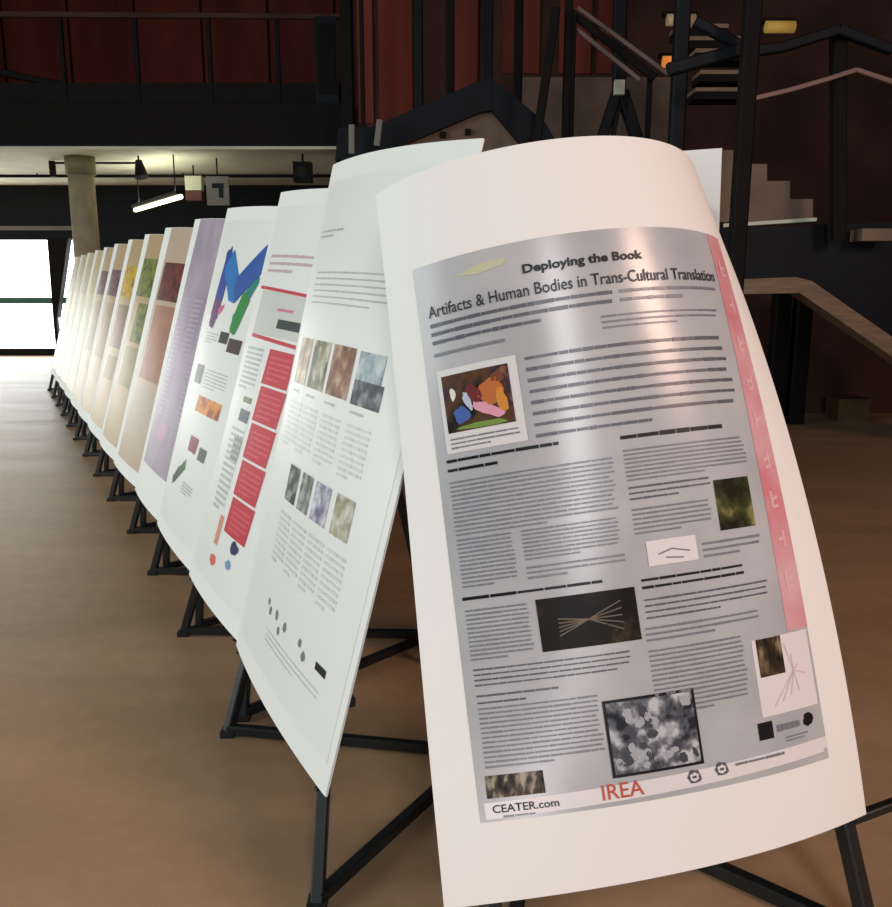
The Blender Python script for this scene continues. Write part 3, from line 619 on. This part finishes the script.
        p.patch(0.16, 0.462, 0.32, 0.518, pm('grey_photo', (116, 116, 108)), 2); p.text(0.38, 0.515, 0.80, 0.455, 6, M_soft, 2, 0.4)
        p.patch(0.36, 0.385, 0.82, 0.432, photo('orange_photo', (150, 70, 20), (214, 120, 40), (236, 160, 80)), 2)
        p.patch(0.42, 0.27, 0.60, 0.315, pm('wine_photo', (150, 60, 76)), 2); p.patch(0.66, 0.262, 0.80, 0.298, pm('grey_green_photo', (90, 100, 94)), 2)
        p.stroke([(0.26, 0.17), (0.46, 0.23)], 0.05, pm('leaf_green_mark', (60, 110, 70)), 2); p.stroke([(0.22, 0.16), (0.34, 0.205)], 0.04, pm('dark_leaf_mark', (70, 80, 76)), 3); p.text(0.5, 0.185, 0.75, 0.15, 4, M_soft, 3, 0.5)
        lab = 'print with a large blue and green zigzag letter'
    elif k == 5:
        p.patch(0.14, 0.12, 0.995, 0.998, pm('lilac_print', (188, 172, 188), col2=(158, 142, 160), scale=5, stretch=(1, 1, 0.5)), 1)
        for q, x in enumerate((0.18, 0.42, 0.66)): p.text(x, 0.72, x + 0.18, 0.28, 26, pm('mauve_text', (186, 170, 196)), q, 0.5, 0.8, 0.06)
        p.blob(0.5, 0.25, 0.12, 0.03, pm('rose_smudge', (206, 160, 186)), 2, 0, 4); lab = 'pale lilac print'
    elif k == 6:
        p.patch(0.17, 0.05, 0.995, 0.998, pm('warm_cream_print', (196, 172, 152)), 1)  # tan up to the board top: poster colour plus warm reflected light painted in
        p.patch(0.22, 0.70, 0.97, 0.855, photo('maroon_photo', (66, 22, 24), (104, 34, 34), (130, 60, 30)), 2)
        p.patch(0.24, 0.38, 0.88, 0.68, pm('orange_pink_panel', (180, 126, 102), col2=(166, 112, 92), scale=9), 2); p.text(0.28, 0.36, 0.84, 0.16, 11, pm('tan_text', (196, 176, 166)), 2, 0.5); lab = 'warm-lit cream print with a maroon photo'
    elif k == 7:
        p.patch(0.17, 0.05, 0.995, 0.998, pm('cream_print_warm_light_b', (188, 160, 124)), 1)  # warm light on the board is mixed into this full-width poster tan
        p.patch(0.18, 0.71, 0.97, 0.885, photo('green_photo', (60, 76, 30), (112, 124, 50), (150, 140, 60)), 2); p.patch(0.35, 0.50, 0.80, 0.68, photo('green_photo', (60, 76, 30), (112, 124, 50), (150, 140, 60)), 2)
        p.patch(0.28, 0.30, 0.75, 0.48, pm('khaki_panel', (150, 134, 90)), 2); lab = 'warm-lit cream print with leafy green photos'
    elif k == 8:
        p.patch(0.17, 0.05, 0.995, 0.998, pm('cream_print_warm_light_b', (188, 160, 124)), 1)
        p.patch(0.19, 0.70, 0.97, 0.86, photo('yellow_photo', (150, 110, 20), (206, 166, 30), (214, 180, 60)), 2); p.patch(0.25, 0.44, 0.80, 0.66, pm('brown_panel', (144, 110, 92)), 2); p.patch(0.3, 0.28, 0.7, 0.40, pm('ochre_panel', (146, 116, 66)), 2); lab = 'warm-lit cream print with a yellow photo'
    elif k in (9, 10):
        p.patch(0.17, 0.05, 0.995, 0.998, pm('cream_print_warm_light_b', (188, 160, 124)), 1)
        p.patch(0.19, 0.70, 0.97, 0.85, photo('purple_photo', (56, 22, 44), (90, 40, 66), (140, 100, 110)), 2); p.patch(0.25, 0.35, 0.80, 0.66, pm('beige_panel', (160, 132, 98)), 2); lab = 'warm-lit cream print with a dark purple photo'
    else:
        p.patch(0.17, 0.05, 0.995, 0.998, pm('light_cream_print', (200, 180, 138)), 1); p.patch(0.2, 0.3, 0.8, 0.7, pm('pale_olive_panel', (206, 196, 150)), 2); lab = 'light cream print'
    po = p.b.build('printed_poster', bo, org); po['label'] = lab
    BR = S.f(1, 0); ap = (BR.x + 0.62, BR.y + 0.62)
    if k == 2: ap = (0.096, 2.326)
    L_, R_ = S.f(0, 0), S.f(1, 0)
    if k == 2: ft = ((L_.x - 0.012, L_.y - 0.10), (R_.x - 0.02, R_.y - 0.03))
    else: ft = ((L_.x - 0.035, L_.y + 0.0), (R_.x + 0.01, R_.y - 0.02 if k == 3 else R_.y + 0.03))
    make_stand(S, ap, std[k], 0.05, 0.95, feet=ft, uT=0.80 if k == 2 else 0.86)
